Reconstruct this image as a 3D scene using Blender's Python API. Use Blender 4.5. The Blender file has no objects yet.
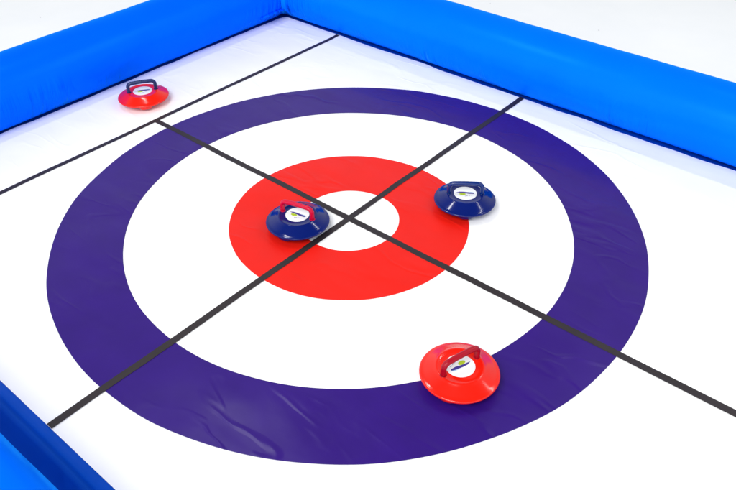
import bpy, bmesh, math, random
from mathutils import Vector, noise, Matrix
random.seed(4)
PI = math.pi
sc = bpy.context.scene
col = sc.collection

# ------------------------------------------------------------------ helpers
def link(name, bm, mat, parent=None, smooth=True, recalc=True):
    if recalc:
        bmesh.ops.recalc_face_normals(bm, faces=bm.faces)
    me = bpy.data.meshes.new(name)
    bm.to_mesh(me); bm.free()
    if smooth:
        for p in me.polygons: p.use_smooth = True
    me.materials.append(mat)
    o = bpy.data.objects.new(name, me)
    col.objects.link(o)
    if parent: o.parent = parent
    return o

def thing(name, label, cat, loc=(0, 0, 0), rz=0, group=None):
    o = bpy.data.objects.new(name, None); col.objects.link(o)
    o.empty_display_size = .05
    o.location = loc; o.rotation_euler = (0, 0, rz)
    o['label'] = label; o['category'] = cat
    if group: o['group'] = group
    return o

def grid(rows, closed_u=False, closed_v=False):
    """rows: list of lists of points -> quad bmesh"""
    bm = bmesh.new()
    vs = [[bm.verts.new(p) for p in r] for r in rows]
    n, m = len(vs), len(vs[0])
    for i in range(n if closed_u else n - 1):
        for j in range(m if closed_v else m - 1):
            a, b = vs[i], vs[(i + 1) % n]
            bm.faces.new((a[j], a[(j + 1) % m], b[(j + 1) % m], b[j]))
    return bm, vs

def sweep(path, rad, seg=20, caps=True):
    rows = []
    n = len(path)
    for i, p in enumerate(path):
        p = Vector(p)
        t = (Vector(path[min(i + 1, n - 1)]) - Vector(path[max(i - 1, 0)])).normalized()
        up = Vector((0, 1, 0)) if abs(t.y) < .9 else Vector((0, 0, 1))
        a = t.cross(up).normalized(); b = t.cross(a)
        ra, rb = rad if isinstance(rad, tuple) else (rad, rad)
        rows.append([p + a * ra * math.cos(2 * PI * k / seg) + b * rb * math.sin(2 * PI * k / seg) for k in range(seg)])
    bm, vs = grid(rows, False, True)
    if caps:
        bm.faces.new(vs[0]); bm.faces.new(vs[-1])
    return bm

# ------------------------------------------------------------------ materials
def new_mat(name):
    m = bpy.data.materials.new(name); m.use_nodes = True
    nt = m.node_tree
    return m, nt, nt.nodes['Principled BSDF']

def N(nt, t, **kw):
    n = nt.nodes.new(t)
    for k, v in kw.items():
        if k in n.inputs: n.inputs[k].default_value = v
        else: setattr(n, k, v)
    return n

def ramp(nt, src, pos, cols):
    r = nt.nodes.new('ShaderNodeValToRGB')
    e = r.color_ramp.elements
    e[0].position, e[1].position = pos[0], pos[-1]
    e[0].color, e[1].color = (*cols[0], 1), (*cols[-1], 1)
    nt.links.new(src, r.inputs[0])
    return r.outputs[0]

def vinyl(name, c, rough=.4, spec=.5, bump=.35, vary=.08, crease=.21):
    """printed pvc sheet: soft creases, tiny colour drift"""
    m, nt, b = new_mat(name)
    co = N(nt, 'ShaderNodeNewGeometry').outputs['Position']
    mp = N(nt, 'ShaderNodeMapping'); mp.inputs['Rotation'].default_value = (0, 0, math.radians(-35))
    mp.inputs['Scale'].default_value = (1.5, 3.8, 1)
    nt.links.new(co, mp.inputs[0])
    n1 = N(nt, 'ShaderNodeTexNoise', Scale=1.6, Detail=1.6, Roughness=.45, Distortion=.25)
    nt.links.new(mp.outputs[0], n1.inputs['Vector'])
    n2 = N(nt, 'ShaderNodeTexNoise', Scale=9.0, Detail=4.0)
    nt.links.new(co, n2.inputs['Vector'])
    n3 = N(nt, 'ShaderNodeTexNoise', Scale=420.0, Detail=2.0)
    nt.links.new(co, n3.inputs['Vector'])
    b1 = N(nt, 'ShaderNodeBump', Strength=bump, Distance=.02)
    nt.links.new(n1.outputs[0], b1.inputs['Height'])
    b2 = N(nt, 'ShaderNodeBump', Strength=bump * .5, Distance=.004)
    nt.links.new(n2.outputs[0], b2.inputs['Height']); nt.links.new(b1.outputs[0], b2.inputs['Normal'])
    b3 = N(nt, 'ShaderNodeBump', Strength=.12, Distance=.0004)
    nt.links.new(n3.outputs[0], b3.inputs['Height']); nt.links.new(b2.outputs[0], b3.inputs['Normal'])
    mp2 = N(nt, 'ShaderNodeMapping'); mp2.inputs['Rotation'].default_value = (0, 0, math.radians(-58)); mp2.inputs['Scale'].default_value = (1.6, 4.2, 1)
    nt.links.new(co, mp2.inputs[0])
    n5 = N(nt, 'ShaderNodeTexNoise', Scale=1.9, Detail=1.8, Roughness=.5, Distortion=.35); nt.links.new(mp2.outputs[0], n5.inputs['Vector'])
    a1 = N(nt, 'ShaderNodeMath', operation='SUBTRACT'); a1.inputs[1].default_value = .5; nt.links.new(n5.outputs[0], a1.inputs[0])
    a2 = N(nt, 'ShaderNodeMath', operation='ABSOLUTE'); nt.links.new(a1.outputs[0], a2.inputs[0])
    a3 = N(nt, 'ShaderNodeMapRange'); a3.inputs['From Min'].default_value = 0; a3.inputs['From Max'].default_value = .055
    a3.inputs['To Min'].default_value = 1; a3.inputs['To Max'].default_value = 0; nt.links.new(a2.outputs[0], a3.inputs[0])
    a3.interpolation_type = 'SMOOTHSTEP'
    n6 = N(nt, 'ShaderNodeTexNoise', Scale=3.1, Detail=1.0); nt.links.new(co, n6.inputs['Vector'])
    a4 = N(nt, 'ShaderNodeMapRange'); a4.inputs['From Min'].default_value = .42; a4.inputs['From Max'].default_value = .62; nt.links.new(n6.outputs[0], a4.inputs[0])
    a5 = N(nt, 'ShaderNodeMath', operation='MULTIPLY'); nt.links.new(a3.outputs[0], a5.inputs[0]); nt.links.new(a4.outputs[0], a5.inputs[1])
    b4 = N(nt, 'ShaderNodeBump', Strength=crease, Distance=.005); nt.links.new(a5.outputs[0], b4.inputs['Height']); nt.links.new(b3.outputs[0], b4.inputs['Normal'])
    nt.links.new(b4.outputs[0], b.inputs['Normal'])
    c0 = [x * (1 - vary) for x in c]; c1 = [min(1, x * (1 + vary)) for x in c]
    nt.links.new(ramp(nt, n2.outputs[0], (.3, .7), (c0, c1)), b.inputs['Base Color'])
    b.inputs['Roughness'].default_value = rough
    b.inputs['Specular IOR Level'].default_value = spec
    return m

def plastic(name, c, rough=.16, spec=.5, coat=.0):
    m, nt, b = new_mat(name)
    co = N(nt, 'ShaderNodeTexCoord').outputs['Object']
    n = N(nt, 'ShaderNodeTexNoise', Scale=60.0, Detail=3.0)
    nt.links.new(co, n.inputs['Vector'])
    mr = N(nt, 'ShaderNodeMapRange'); mr.inputs['To Min'].default_value = rough * .75; mr.inputs['To Max'].default_value = rough * 1.35
    nt.links.new(n.outputs[0], mr.inputs[0]); nt.links.new(mr.outputs[0], b.inputs['Roughness'])
    n2 = N(nt, 'ShaderNodeTexNoise', Scale=25.0, Detail=2.0); nt.links.new(co, n2.inputs['Vector'])
    bp = N(nt, 'ShaderNodeBump', Strength=.02, Distance=.0006); nt.links.new(n2.outputs[0], bp.inputs['Height'])
    nt.links.new(bp.outputs[0], b.inputs['Normal'])
    b.inputs['Base Color'].default_value = (*c, 1)
    b.inputs['Specular IOR Level'].default_value = spec
    b.inputs['Coat Weight'].default_value = coat
    return m

def pvc_blue(name, c, axis):
    """inflated pvc: fine puckers running round the tube, bunched here and there along it"""
    m, nt, b = new_mat(name)
    co = N(nt, 'ShaderNodeNewGeometry').outputs['Position']
    mp = N(nt, 'ShaderNodeMapping')
    mp.inputs['Scale'].default_value = (34, 4, 4) if axis == 'x' else (4, 34, 4)
    nt.links.new(co, mp.inputs[0])
    n1 = N(nt, 'ShaderNodeTexNoise', Scale=1.0, Detail=2.0, Distortion=.3)
    nt.links.new(mp.outputs[0], n1.inputs['Vector'])
    # where the puckers bunch up
    n2 = N(nt, 'ShaderNodeTexNoise', Scale=3.2, Detail=2.0); nt.links.new(co, n2.inputs['Vector'])
    mk = N(nt, 'ShaderNodeMapRange'); mk.inputs['From Min'].default_value = .48; mk.inputs['From Max'].default_value = .7
    nt.links.new(n2.outputs[0], mk.inputs[0])
    # only low on the side, close to the welded foot
    sp = N(nt, 'ShaderNodeSeparateXYZ'); nt.links.new(co, sp.inputs[0])
    zr = N(nt, 'ShaderNodeMapRange'); zr.inputs['From Min'].default_value = .20; zr.inputs['From Max'].default_value = .08
    nt.links.new(sp.outputs[2], zr.inputs[0])
    mu = N(nt, 'ShaderNodeMath', operation='MULTIPLY'); nt.links.new(mk.outputs[0], mu.inputs[0]); nt.links.new(zr.outputs[0], mu.inputs[1])
    mu2 = N(nt, 'ShaderNodeMath', operation='MULTIPLY'); nt.links.new(mu.outputs[0], mu2.inputs[0]); nt.links.new(n1.outputs[0], mu2.inputs[1])
    b1 = N(nt, 'ShaderNodeBump', Strength=1.0, Distance=.035); nt.links.new(mu2.outputs[0], b1.inputs['Height'])
    n4 = N(nt, 'ShaderNodeTexNoise', Scale=6.0, Detail=3.0); nt.links.new(co, n4.inputs['Vector'])
    b2 = N(nt, 'ShaderNodeBump', Strength=.25, Distance=.006); nt.links.new(n4.outputs[0], b2.inputs['Height']); nt.links.new(b1.outputs[0], b2.inputs['Normal'])
    nt.links.new(b2.outputs[0], b.inputs['Normal'])
    nt.links.new(ramp(nt, n4.outputs[0], (.3, .7), ([x * .95 for x in c], c)), b.inputs['Base Color'])
    b.inputs['Roughness'].default_value = .46
    b.inputs['Specular IOR Level'].default_value = .5; b.inputs['IOR'].default_value = 1.09
    # coloured pvc film: the reflection is tinted too
    b.inputs['Specular IOR Level'].default_value = 0
    gl = N(nt, 'ShaderNodeBsdfGlossy'); gl.inputs['Color'].default_value = (.03, .55, 1, 1); gl.inputs['Roughness'].default_value = .3
    lw = N(nt, 'ShaderNodeLayerWeight'); lw.inputs['Blend'].default_value = .32
    nt.links.new(b2.outputs[0], gl.inputs['Normal']); nt.links.new(b2.outputs[0], lw.inputs['Normal'])
    sc_ = N(nt, 'ShaderNodeMath', operation='MULTIPLY'); sc_.inputs[1].default_value = .75; nt.links.new(lw.outputs['Fresnel'], sc_.inputs[0])
    mxs = N(nt, 'ShaderNodeMixShader'); nt.links.new(sc_.outputs[0], mxs.inputs[0]); nt.links.new(b.outputs[0], mxs.inputs[1]); nt.links.new(gl.outputs[0], mxs.inputs[2])
    nt.links.new(mxs.outputs[0], nt.nodes['Material Output'].inputs['Surface'])
    return m

M = {}
M['white_vinyl'] = vinyl('white_vinyl', (.93, .93, .925), .42, .25, .25, .012, .16)
M['purple_vinyl'] = vinyl('purple_vinyl', (.0285, .0060, .172), .28, .22, .40, .06)
M['red_vinyl'] = vinyl('red_vinyl', (.76, .011, .005), .36, .20, .35, .03)
M['black_line'] = vinyl('black_line', (.024, .018, .020), .5, .3, .4, .15)
M['blue_x'] = pvc_blue('blue_pvc_long', (.0, .142, 1.0), 'x')
M['blue_y'] = pvc_blue('blue_pvc_cross', (.0, .106, 1.0), 'y')  # same pvc with less green, the back tube's dimmer light put into the colour
M['blue_seam'] = pvc_blue('blue_seam_tape', (.0, .20, .92), 'x')
M['blue_base'] = vinyl('blue_base_sheet', (.0, .062, .46), .4, .10, .5, .05)  # blue darkened to paint in the shade beside the tubes
M['blue_base'].node_tree.nodes['Principled BSDF'].inputs['Specular Tint'].default_value = (.02, .4, 1, 1)
M['stone_red'] = plastic('red_plastic', (.80, .010, .002), .14, .45)
M['stone_blue'] = plastic('blue_plastic', (.0, .008, .125), .12, .36)
M['handle_crimson'] = plastic('crimson_plastic', (.36, .0, .012), .34, .3)
M['handle_pink'] = plastic('pink_red_plastic', (.55, .0, .032), .3, .3)
M['handle_blue'] = plastic('mid_blue_plastic', (.0, .018, .14), .18, .5)
M['handle_navy'] = plastic('navy_plastic', (.002, .014, .09), .25, .4)
M['sticker'] = plastic('white_sticker', (.82, .83, .84), .35, .4)
M['logo_purple'] = plastic('logo_purple_ink', (.05, .03, .25), .4, .3)
M['logo_lime'] = plastic('logo_lime_ink', (.42, .55, .02), .4, .3)
M['logo_sky'] = plastic('logo_sky_ink', (.30, .50, .72), .4, .3)
m, nt, b = new_mat('steel_ball'); b.inputs['Metallic'].default_value = 1; b.inputs['Roughness'].default_value = .15
b.inputs['Base Color'].default_value = (.5, .5, .52, 1)
nn = N(nt, 'ShaderNodeTexNoise', Scale=300.0); mr = N(nt, 'ShaderNodeMapRange'); mr.inputs['To Min'].default_value = .1; mr.inputs['To Max'].default_value = .3
nt.links.new(nn.outputs[0], mr.inputs[0]); nt.links.new(mr.outputs[0], b.inputs['Roughness'])
M['steel'] = m
# pale sports-hall floor
m, nt, b = new_mat('pale_floor')
co = N(nt, 'ShaderNodeNewGeometry').outputs['Position']
n1 = N(nt, 'ShaderNodeTexNoise', Scale=1.3, Detail=5.0, Roughness=.6); nt.links.new(co, n1.inputs['Vector'])
n2 = N(nt, 'ShaderNodeTexNoise', Scale=26.0, Detail=2.0); nt.links.new(co, n2.inputs['Vector'])
base = ramp(nt, n1.outputs[0], (.3, .7), ((.86, .88, .90), (.92, .93, .94)))
spk = ramp(nt, n2.outputs[0], (.765, .80), ((1, 1, 1), (.55, .55, .57)))
mx = N(nt, 'ShaderNodeMix', data_type='RGBA', blend_type='MULTIPLY'); mx.inputs[0].default_value = 1
nt.links.new(base, mx.inputs[6]); nt.links.new(spk, mx.inputs[7]); nt.links.new(mx.outputs[2], b.inputs['Base Color'])
b.inputs['Roughness'].default_value = .5; b.inputs['Specular IOR Level'].default_value = .3
M['floor'] = m

# ------------------------------------------------------------------ floor
bm, _ = grid([[(x, y, -.006) for y in (-40, -10, 10, 40)] for x in (-40, -10, 10, 40)])
fl = link('floor', bm, M['floor'], smooth=False); fl['kind'] = 'structure'

# ------------------------------------------------------------------ the mat
def hgt(x, y):
    """gentle lie of the sheet over the floor"""
    ca, sa = math.cos(.6), math.sin(.6)
    u, v = x * ca + y * sa, -x * sa + y * ca
    h = .0016 * noise.noise(Vector((u * 2.1, v * 5.5, .3)))
    h += .0010 * noise.noise(Vector((x * 7, y * 7, 4.1)))
    # the sheet rides up a little where it meets the far tubes
    e = max(0, (y - 1.05) / .12); e2 = max(0, (-1.38 - x) / .12)
    h += .004 * min(1, e) ** 2 * (.5 + .5 * noise.noise(Vector((x * 6, 0, 9)))) + .004 * min(1, e2) ** 2 * (.5 + .5 * noise.noise(Vector((0, y * 5, 2))))
    return h + .0035

XB, XF, YN, YR = -1.484, 4.3, -1.16, 1.160
mat = thing('curling_mat', 'long white vinyl mat printed with a purple and red target under black lines', 'mat')
def xs():
    out = []; x = 0
    while x < 1:
        out.append(x); x += (.02 if XB + x * (XF - XB) < 1.4 else .08) / (XF - XB)
    return out + [1]
US = xs(); NV = 118
rows = []
for u in US:
    r = []
    for j in range(NV + 1):
        v = j / NV
        y = YN + v * (YR - YN)
        xb = XB + .010 * noise.noise(Vector((0, y * 2.3, 7.7))) + .007 * noise.noise(Vector((0, y * 9, 1.7)))
        # the back corner is cut round
        cr = max(0, y - (YR - .05)) / .05
        xb += .022 * cr * cr
        x = xb + u * (XF - xb)
        yr = .010 * noise.noise(Vector((x * 2.7, 3, 1.1))) + .005 * noise.noise(Vector((x * 8, 3, 5.1)))
        yy = y + yr * max(0, v - .85) / .15
        r.append((x, yy, hgt(x, yy)))
    rows.append(r)
bm, _ = grid(rows)
link('mat_sheet', bm, M['white_vinyl'], mat)

def ring(name, r0, r1, mat_, seed):
    NA = 360; nr = max(4, int((r1 - r0) / .02))
    rows = []
    for i in range(NA):
        a = 2 * PI * i / NA
        c, s = math.cos(a), math.sin(a)
        w0 = .0026 * r0 * noise.noise(Vector((c * 4, s * 4, seed))); w1 = .0028 * r1 * noise.noise(Vector((c * 5, s * 5, seed + 3)))
        r = []
        for j in range(nr + 1):
            t = j / nr; rr = r0 + w0 + t * (r1 + w1 - r0 - w0)
            x, y = rr * c, rr * s
            r.append((x, y, hgt(x, y) + .0011))
        rows.append(r)
    bm, _ = grid(rows, True, False)
    return link(name, bm, M[mat_], mat)
o = ring('purple_ring', .7642, 1.0, 'purple_vinyl', 1.3); o['label'] = 'wide purple outer ring of the target'
o = ring('red_ring', .1742, .4146, 'red_vinyl', 6.1); o['label'] = 'red inner ring round the white centre'

def tape(p0, p1, w, seed, lift, label):
    p0, p1 = Vector(p0), Vector(p1); L = (p1 - p0).length; n = int(L / .015)
    t = (p1 - p0) / L; q = Vector((-t.y, t.x))
    rows = []
    for i in range(n + 1):
        s = i / n * L
        off = .0022 * noise.noise(Vector((s * 3.1, seed, 0))) + .0007 * noise.noise(Vector((s * 13, seed, 2)))
        ww = w * (1 + .05 * noise.noise(Vector((s * 5, seed, 9))))
        r = []
        for k in (-.5, -.17, .17, .5):
            c = p0 + t * s + q * (off + ww * k)
            r.append((c.x, c.y, hgt(c.x, c.y) + lift))
        rows.append(r)
    bm, _ = grid(rows)
    o = link('black_line', bm, M['black_line'], mat); o['label'] = label
tape((-1.077, .003), (4.25, .003), .0245, 1.0, .0017, 'black line running down the length of the mat through the centre')
tape((-.003, -1.1597), (-.003, 1.163), .0235, 5.0, .0024, 'black line crossing the target from side to side')
tape((-1.0885, -1.157), (-1.0885, 1.157), .0215, 8.0, .0017, 'black line behind the target touching the purple ring')

# ------------------------------------------------------------------ inflatable surround
sur = thing('inflatable_surround', 'bright blue inflated tube barrier enclosing the white mat', 'barrier')
XC0, XC1, YC0, YC1 = -1.563, 4.35, -1.43, 1.245      # tube centre lines
R = .15
def tube(axis, a0, a1, c, inward, mat_, seed, r=R):
    """axis x: runs along x at y=c.  inward = sign of the direction (on the other axis) towards the mat"""
    NS = int((a1 - a0) / .02); NT = 72
    rows = []
    for i in range(NS + 1):
        t = i / NS; row = []
        for k in range(NT):
            th = 2 * PI * k / NT
            s0 = a0 + t * (a1 - a0)
            d = min(s0 - a0, a1 - s0)
            rr = r + .0035 * noise.noise(Vector((s0 * 1.4, math.cos(th) * .8, seed))) \
                + .0012 * noise.noise(Vector((s0 * 6, math.sin(th) * 2, seed + 5)))
            pk = math.exp(-(d / .10) ** 2)                      # puckers by the mitred corner
            rr += pk * .004 * noise.noise(Vector((s0 * 9, th * 4.5, seed + 2))) - pk * .004
            v = rr * math.cos(th); z = r - .004 + rr * math.sin(th)
            # foot of the tube spreads flat on the floor
            z = max(z, .0006 + .0004 * math.sin(th * 3))
            sh = v                                            # v>0 : towards the mat
            s = (a0 + sh) + t * ((a1 - sh) - (a0 + sh))
            row.append((s, c + inward * v, z) if axis == 'x' else (c + inward * v, s, z))
        rows.append(row)
    bm, _ = grid(rows, False, True)
    return link('tube', bm, M[mat_], sur)
tube('x', XC0, XC1, YC1, -1, 'blue_x', 1.0, .146)['label'] = 'long blue tube along the far side of the mat'
tube('x', XC0, XC1, YC0, 1, 'blue_x', 4.0)['label'] = 'blue tube along the near side at the bottom left'
tube('y', YC0, YC1, XC0, 1, 'blue_y', 7.0, .144)['label'] = 'blue tube behind the target'
tube('y', YC0, YC1, XC1, -1, 'blue_y', 11.0)

# base sheet under the mat joining the tubes, with a seam on a ridge shaped to darken its tube side
rows = []
ys = [YC0 - .02, -1.30, -1.26, -1.235, -1.215, -1.203, -1.197, -1.192, -1.186, -1.175, -1.165, -1.15, -.6, 0, .6, 1.1, YC1 + .02]
zz = [0, 0, .001, .006, .0135, .0175, .0120, .0165, .0160, .0110, .006, -.001, -.002, -.002, -.002, -.002, -.002]
n = 200
for i in range(n + 1):
    x = XC0 - .02 + (XC1 - XC0 + .04) * i / n
    rows.append([(x, y + (.004 * noise.noise(Vector((x * 3, y * 2, 3))) if -1.26 < y < -1.18 else 0), z - .0005 + (.0012 * noise.noise(Vector((x * 8, y * 20, 1))) if -1.29 < y < -1.17 else 0)) for y, z in zip(ys, zz)])
bm, _ = grid(rows)
link('base_sheet', bm, M['blue_base'], sur)

# welded strips over the two mitred corners seen
def corner(cx, cy, sx, sy, R=.145):
    rows = []
    for k in range(61):
        th = -PI * .32 + (PI * 1.1) * k / 60
        row = []
        for w in (-.016, -.008, 0, .008, .016):
            rr = R - .0015 + (.0022 if abs(w) < .012 else -.0005)
            v = rr * math.cos(th); z = R - .004 + rr * math.sin(th)
            # mitre line runs along (sx,sy); w across it, following each tube
            ax = abs(w)
            px = cx + sx * v + (sx * ax if w > 0 else 0)
            py = cy + sy * v + (sy * ax if w < 0 else 0)
            row.append((px, py, z))
        rows.append(row)
    bm, _ = grid(rows)
    link('corner_seam', bm, M['blue_seam'], sur)
corner(XC0, YC1, 1, -1)
corner(XC0, YC0, 1, 1)

# folded pull strap low on the back tube next to the corner
pts = []
def on_back(y, ang, off, R=.144):
    return (XC0 + (R + off) * math.cos(ang), y, R - .004 + (R + off) * math.sin(ang))
for i in range(25):
    t = i / 24
    pts.append(on_back(.95 + .16 * t, -.52 + .05 * math.sin(t * PI), .001 + .003 * math.sin(t * PI)))
link('pull_strap', sweep(pts, (.009, .006), 14), M['blue_y'], sur)

# ------------------------------------------------------------------ curling stones
RIM, TOPR, ZR, ZT = .109, .066, .029, .0505
def stone_body():
    prof_top = [(0, ZT - .0008), (.030, ZT - .0008), (.045, ZT - .0008), (.0590, ZT - .0008), (.0605, ZT), (.0640, ZT + .0002), (TOPR, ZT - .0006),
                (.0675, ZT - .0018), (.075, ZT - .0058), (.085, ZT - .0112), (.095, ZT - .0164), (.102, ZT - .0199), (.1055, ZR + .0012), (.1078, ZR - .0006),
                (RIM, ZR - .0030), (.1083, ZR - .0052), (.1062, ZR - .0070)]
    under = [(.100, .0190, .0), (.092, .0150, .5), (.084, .0115, .9), (.076, .0085, 1.0), (.070, .0065, 1.0), (.060, .0060, .8), (.040, .0060, 0), (0, .0060, 0)]
    NA = 180
    bm = bmesh.new(); rings = []
    def mk(r, z, l):
        if r == 0:
            return [bm.verts.new((0, 0, z))]
        out = []
        for i in range(NA):
            a = 2 * PI * i / NA
            w = 0
            for c in (-PI / 2, PI / 6, 5 * PI / 6):
                d = (a - c + PI) % (2 * PI) - PI
                w += max(0, 1 - (abs(d) / .32) ** 4) if abs(d) < .32 else 0
            rr = r + l * w * .017 if r > .05 else r
            zz_ = z - l * w * .0030
            out.append(bm.verts.new((rr * math.cos(a), rr * math.sin(a), max(.0032, zz_))))
        return out
    for r, z in prof_top: rings.append(mk(r, z, 0))
    for r, z, l in under: rings.append(mk(r, z, l))
    for A, B in zip(rings, rings[1:]):
        for i in range(NA):
            j = (i + 1) % NA
            if len(A) == 1: bm.faces.new((A[0], B[i], B[j]))
            elif len(B) == 1: bm.faces.new((A[i], B[0], A[j]))
            else: bm.faces.new((A[i], B[i], B[j], A[j]))
    return bm

def disc_bm(r, z0, z1, n=64, cx=0, cy=0, sx=1, sy=1):
    bm = bmesh.new()
    prof = [(0, z1), (r - .0006, z1), (r, z1 - .0004), (r, z0)]
    prev = None
    for rr, z in prof:
        cur = [bm.verts.new((cx, cy, z))] if rr == 0 else [bm.verts.new((cx + sx * rr * math.cos(2 * PI * i / n), cy + sy * rr * math.sin(2 * PI * i / n), z)) for i in range(n)]
        if prev:
            for i in range(n):
                j = (i + 1) % n
                if len(prev) == 1: bm.faces.new((prev[0], cur[i], cur[j]))
                else: bm.faces.new((prev[i], cur[i], cur[j], prev[j]))
        prev = cur
    return bm

def poly_bm(polys, z0, z1):
    bm = bmesh.new()
    for pts in polys:
        a = [bm.verts.new((x, y, z0)) for x, y in pts]; b_ = [bm.verts.new((x, y, z1)) for x, y in pts]
        bm.faces.new(b_)
        for i in range(len(pts)):
            j = (i + 1) % len(pts)
            bm.faces.new((a[i], a[j], b_[j], b_[i]))
    return bm

def handle_bm():
    h, w, c = .040, .0575, .0165
    pts = [(-w, 0, ZT - .003), (-w, 0, ZT + .006), (-w, 0, ZT + .014), (-w, 0, ZT + h - c)]
    for k in range(1, 9):
        a = PI - k * PI / 16; pts.append((-w + c + c * math.cos(a), 0, ZT + h - c + c * math.sin(a)))
    for k in range(1, 8):
        t = k / 8; pts.append((-w + c + t * 2 * (w - c), 0, ZT + h + .0012 * math.sin(t * PI)))
    for k in range(0, 8):
        a = PI / 2 - k * PI / 16; pts.append((w - c + c * math.cos(a), 0, ZT + h - c + c * math.sin(a)))
    pts += [(w, 0, ZT + h - c), (w, 0, ZT + .014), (w, 0, ZT + .006), (w, 0, ZT - .003)]
    return sweep(pts, (.0076, .0086), 24)

ZS = ZT - .0008
def make_stone(label, body, handle, loc, az):
    t = thing('curling_stone', label, 'curling stone', loc, az, 'curling stones on the mat')
    link('body', stone_body(), M[body], t)
    link('handle', handle_bm(), M[handle], t)
    for s in (-1, 1):
        hb = disc_bm(.0098, ZS - .001, ZS + .0010, 32, s * .0575, 0)
        link('handle_foot', hb, M[handle], t)
    st = link('sticker', disc_bm(.0405, ZS + .0001, ZS + .0010), M['sticker'], t, smooth=False)
    z0, z1 = ZS + .0009, ZS + .0013
    # slim pointed swoosh with a lime blob below it and a faint line of print
    sw = [(-.032, .0035), (-.020, .0080), (-.006, .0082), (.012, .0058), (.031, .0024), (.029, -.0036), (.012, -.0040), (.000, -.0008), (-.012, .0014), (-.022, .0018)]
    link('logo_swoosh', poly_bm([sw], z0, z1), M['logo_purple'], st, smooth=False)
    link('logo_blob', disc_bm(.0075, z0 - .0001, z1 + .0003, 28, -.010, -.0060, 1.55, .85), M['logo_lime'], st, smooth=False)
    link('logo_tip', poly_bm([[(.010, .0085), (.022, .0068), (.032, .0036), (.034, .0012), (.030, .0018), (.020, .0050)]], z0, z1 + .0001), M['logo_sky'], st, smooth=False)
    bars = []
    for k in range(13):
        x = -.002 + k * .0021
        if k in (5, 9): continue
        bars.append([(x, -.0200 + k * .0006), (x + .0013, -.0198 + k * .0006), (x + .0013, -.0180 + k * .0006 + (.0006 if k % 3 == 0 else 0)), (x, -.0182 + k * .0006)])
    link('logo_print', poly_bm(bars, z0, z1), M['logo_purple'], st, smooth=False)
    for a in (-PI / 2, PI / 6, 5 * PI / 6):
        bm = bmesh.new(); bmesh.ops.create_uvsphere(bm, u_segments=20, v_segments=12, radius=.0055, matrix=Matrix.Translation((.076 * math.cos(a), .076 * math.sin(a), .0055)))
        link('roller_ball', bm, M['steel'], t)
    return t
def P(x, y): return (x, y, hgt(x, y) + .0035)
RAD = math.radians
make_stone('glossy blue stone with crimson handle beside the white centre on the red ring', 'stone_blue', 'handle_pink', P(-.105, -.145), RAD(14.3))
make_stone('glossy blue stone with matching blue handle on the outer edge of the red ring', 'stone_blue', 'handle_blue', P(.261, .3235), RAD(37))
make_stone('red stone with navy handle behind the back line near the blue tube', 'stone_red', 'handle_navy', P(-1.261, .077), RAD(58.8))
make_stone('orange-red stone with crimson handle lying across the edge of the purple ring', 'stone_red', 'handle_crimson', P(.708, -.357), RAD(73.8 + 180))

# ------------------------------------------------------------------ light
w = bpy.data.worlds.new('World'); sc.world = w; w.use_nodes = True
bg = w.node_tree.nodes['Background']; bg.inputs[1].default_value = 1
# unseen hall as a gradient: bright low down, darker roof overhead
wt = w.node_tree
tc = N(wt, 'ShaderNodeTexCoord'); sx_ = N(wt, 'ShaderNodeSeparateXYZ'); wt.links.new(tc.outputs['Generated'], sx_.inputs[0])
wr = ramp(wt, sx_.outputs[2], (.0, .85), ((.94, .97, 1.0), (.14, .15, .16)))
e_ = wr.node.color_ramp.elements.new(.5); e_.color = (.76, .78, .80, 1)
wd = N(wt, 'ShaderNodeMapRange'); wd.inputs['From Min'].default_value = .3; wd.inputs['From Max'].default_value = -1
wd.inputs['To Min'].default_value = .8; wd.inputs['To Max'].default_value = 1.7          # raised on this side, added light for the tubes
wt.links.new(sx_.outputs[1], wd.inputs[0])
wm = N(wt, 'ShaderNodeVectorMath', operation='SCALE'); wt.links.new(wr, wm.inputs[0]); wt.links.new(wd.outputs[0], wm.inputs['Scale'])
wt.links.new(wm.outputs[0], bg.inputs[0])
def area(loc, target, sx, sy, power, c=(1, 1, 1), spec=1, roll=0):
    l = bpy.data.lights.new('ceiling_or_fill_lamp', 'AREA'); l.shape = 'RECTANGLE'; l.size = sx; l.size_y = sy; l.energy = power; l.color = c
    l.specular_factor = spec
    o = bpy.data.objects.new('ceiling_or_fill_lamp', l); col.objects.link(o); o.location = loc
    o.rotation_euler = (Vector(target) - Vector(loc)).to_track_quat('-Z', 'Y').to_euler()
    o.rotation_euler.rotate_axis('Z', roll)
    return o
area((-1.38, -.1, 3.2), (0, 0, 0), .05, 1.0, 14, (1, .985, .96), roll=RAD(90))
area((1.6, 2.05, 3.1), (1.6, 0, 0), 2.4, .05, 17, (1, .985, .96))
area((1.4, -4.3, 5.0), (0, 0, 0), 3.4, 2.4, 215, (1, .985, .96))  # unseen broad soft fill, added for light from the camera side

# ------------------------------------------------------------------ camera
C = Vector((1.3979, -1.5495, 1.5523)); T = Vector((.1399, -.0646, 0)); roll = -.0057
cam = bpy.data.cameras.new('Camera'); co = bpy.data.objects.new('Camera', cam); col.objects.link(co); sc.camera = co
fw = (T - C).normalized(); r = fw.cross(Vector((0, 0, 1))).normalized(); u = r.cross(fw)
r2 = r * math.cos(roll) + u * math.sin(roll); u2 = u * math.cos(roll) - r * math.sin(roll)
co.matrix_world = Matrix(((r2.x, u2.x, -fw.x, C.x), (r2.y, u2.y, -fw.y, C.y), (r2.z, u2.z, -fw.z, C.z), (0, 0, 0, 1)))
cam.sensor_width = 36; cam.lens = 745.85 / 736 * 36
cam.clip_start = .02; cam.clip_end = 200

sc.view_settings.view_transform = 'Standard'; sc.view_settings.look = 'None'
sc.view_settings.gamma = 1; sc.view_settings.exposure = .44
sc.render.resolution_x = 1024; sc.render.resolution_y = 682
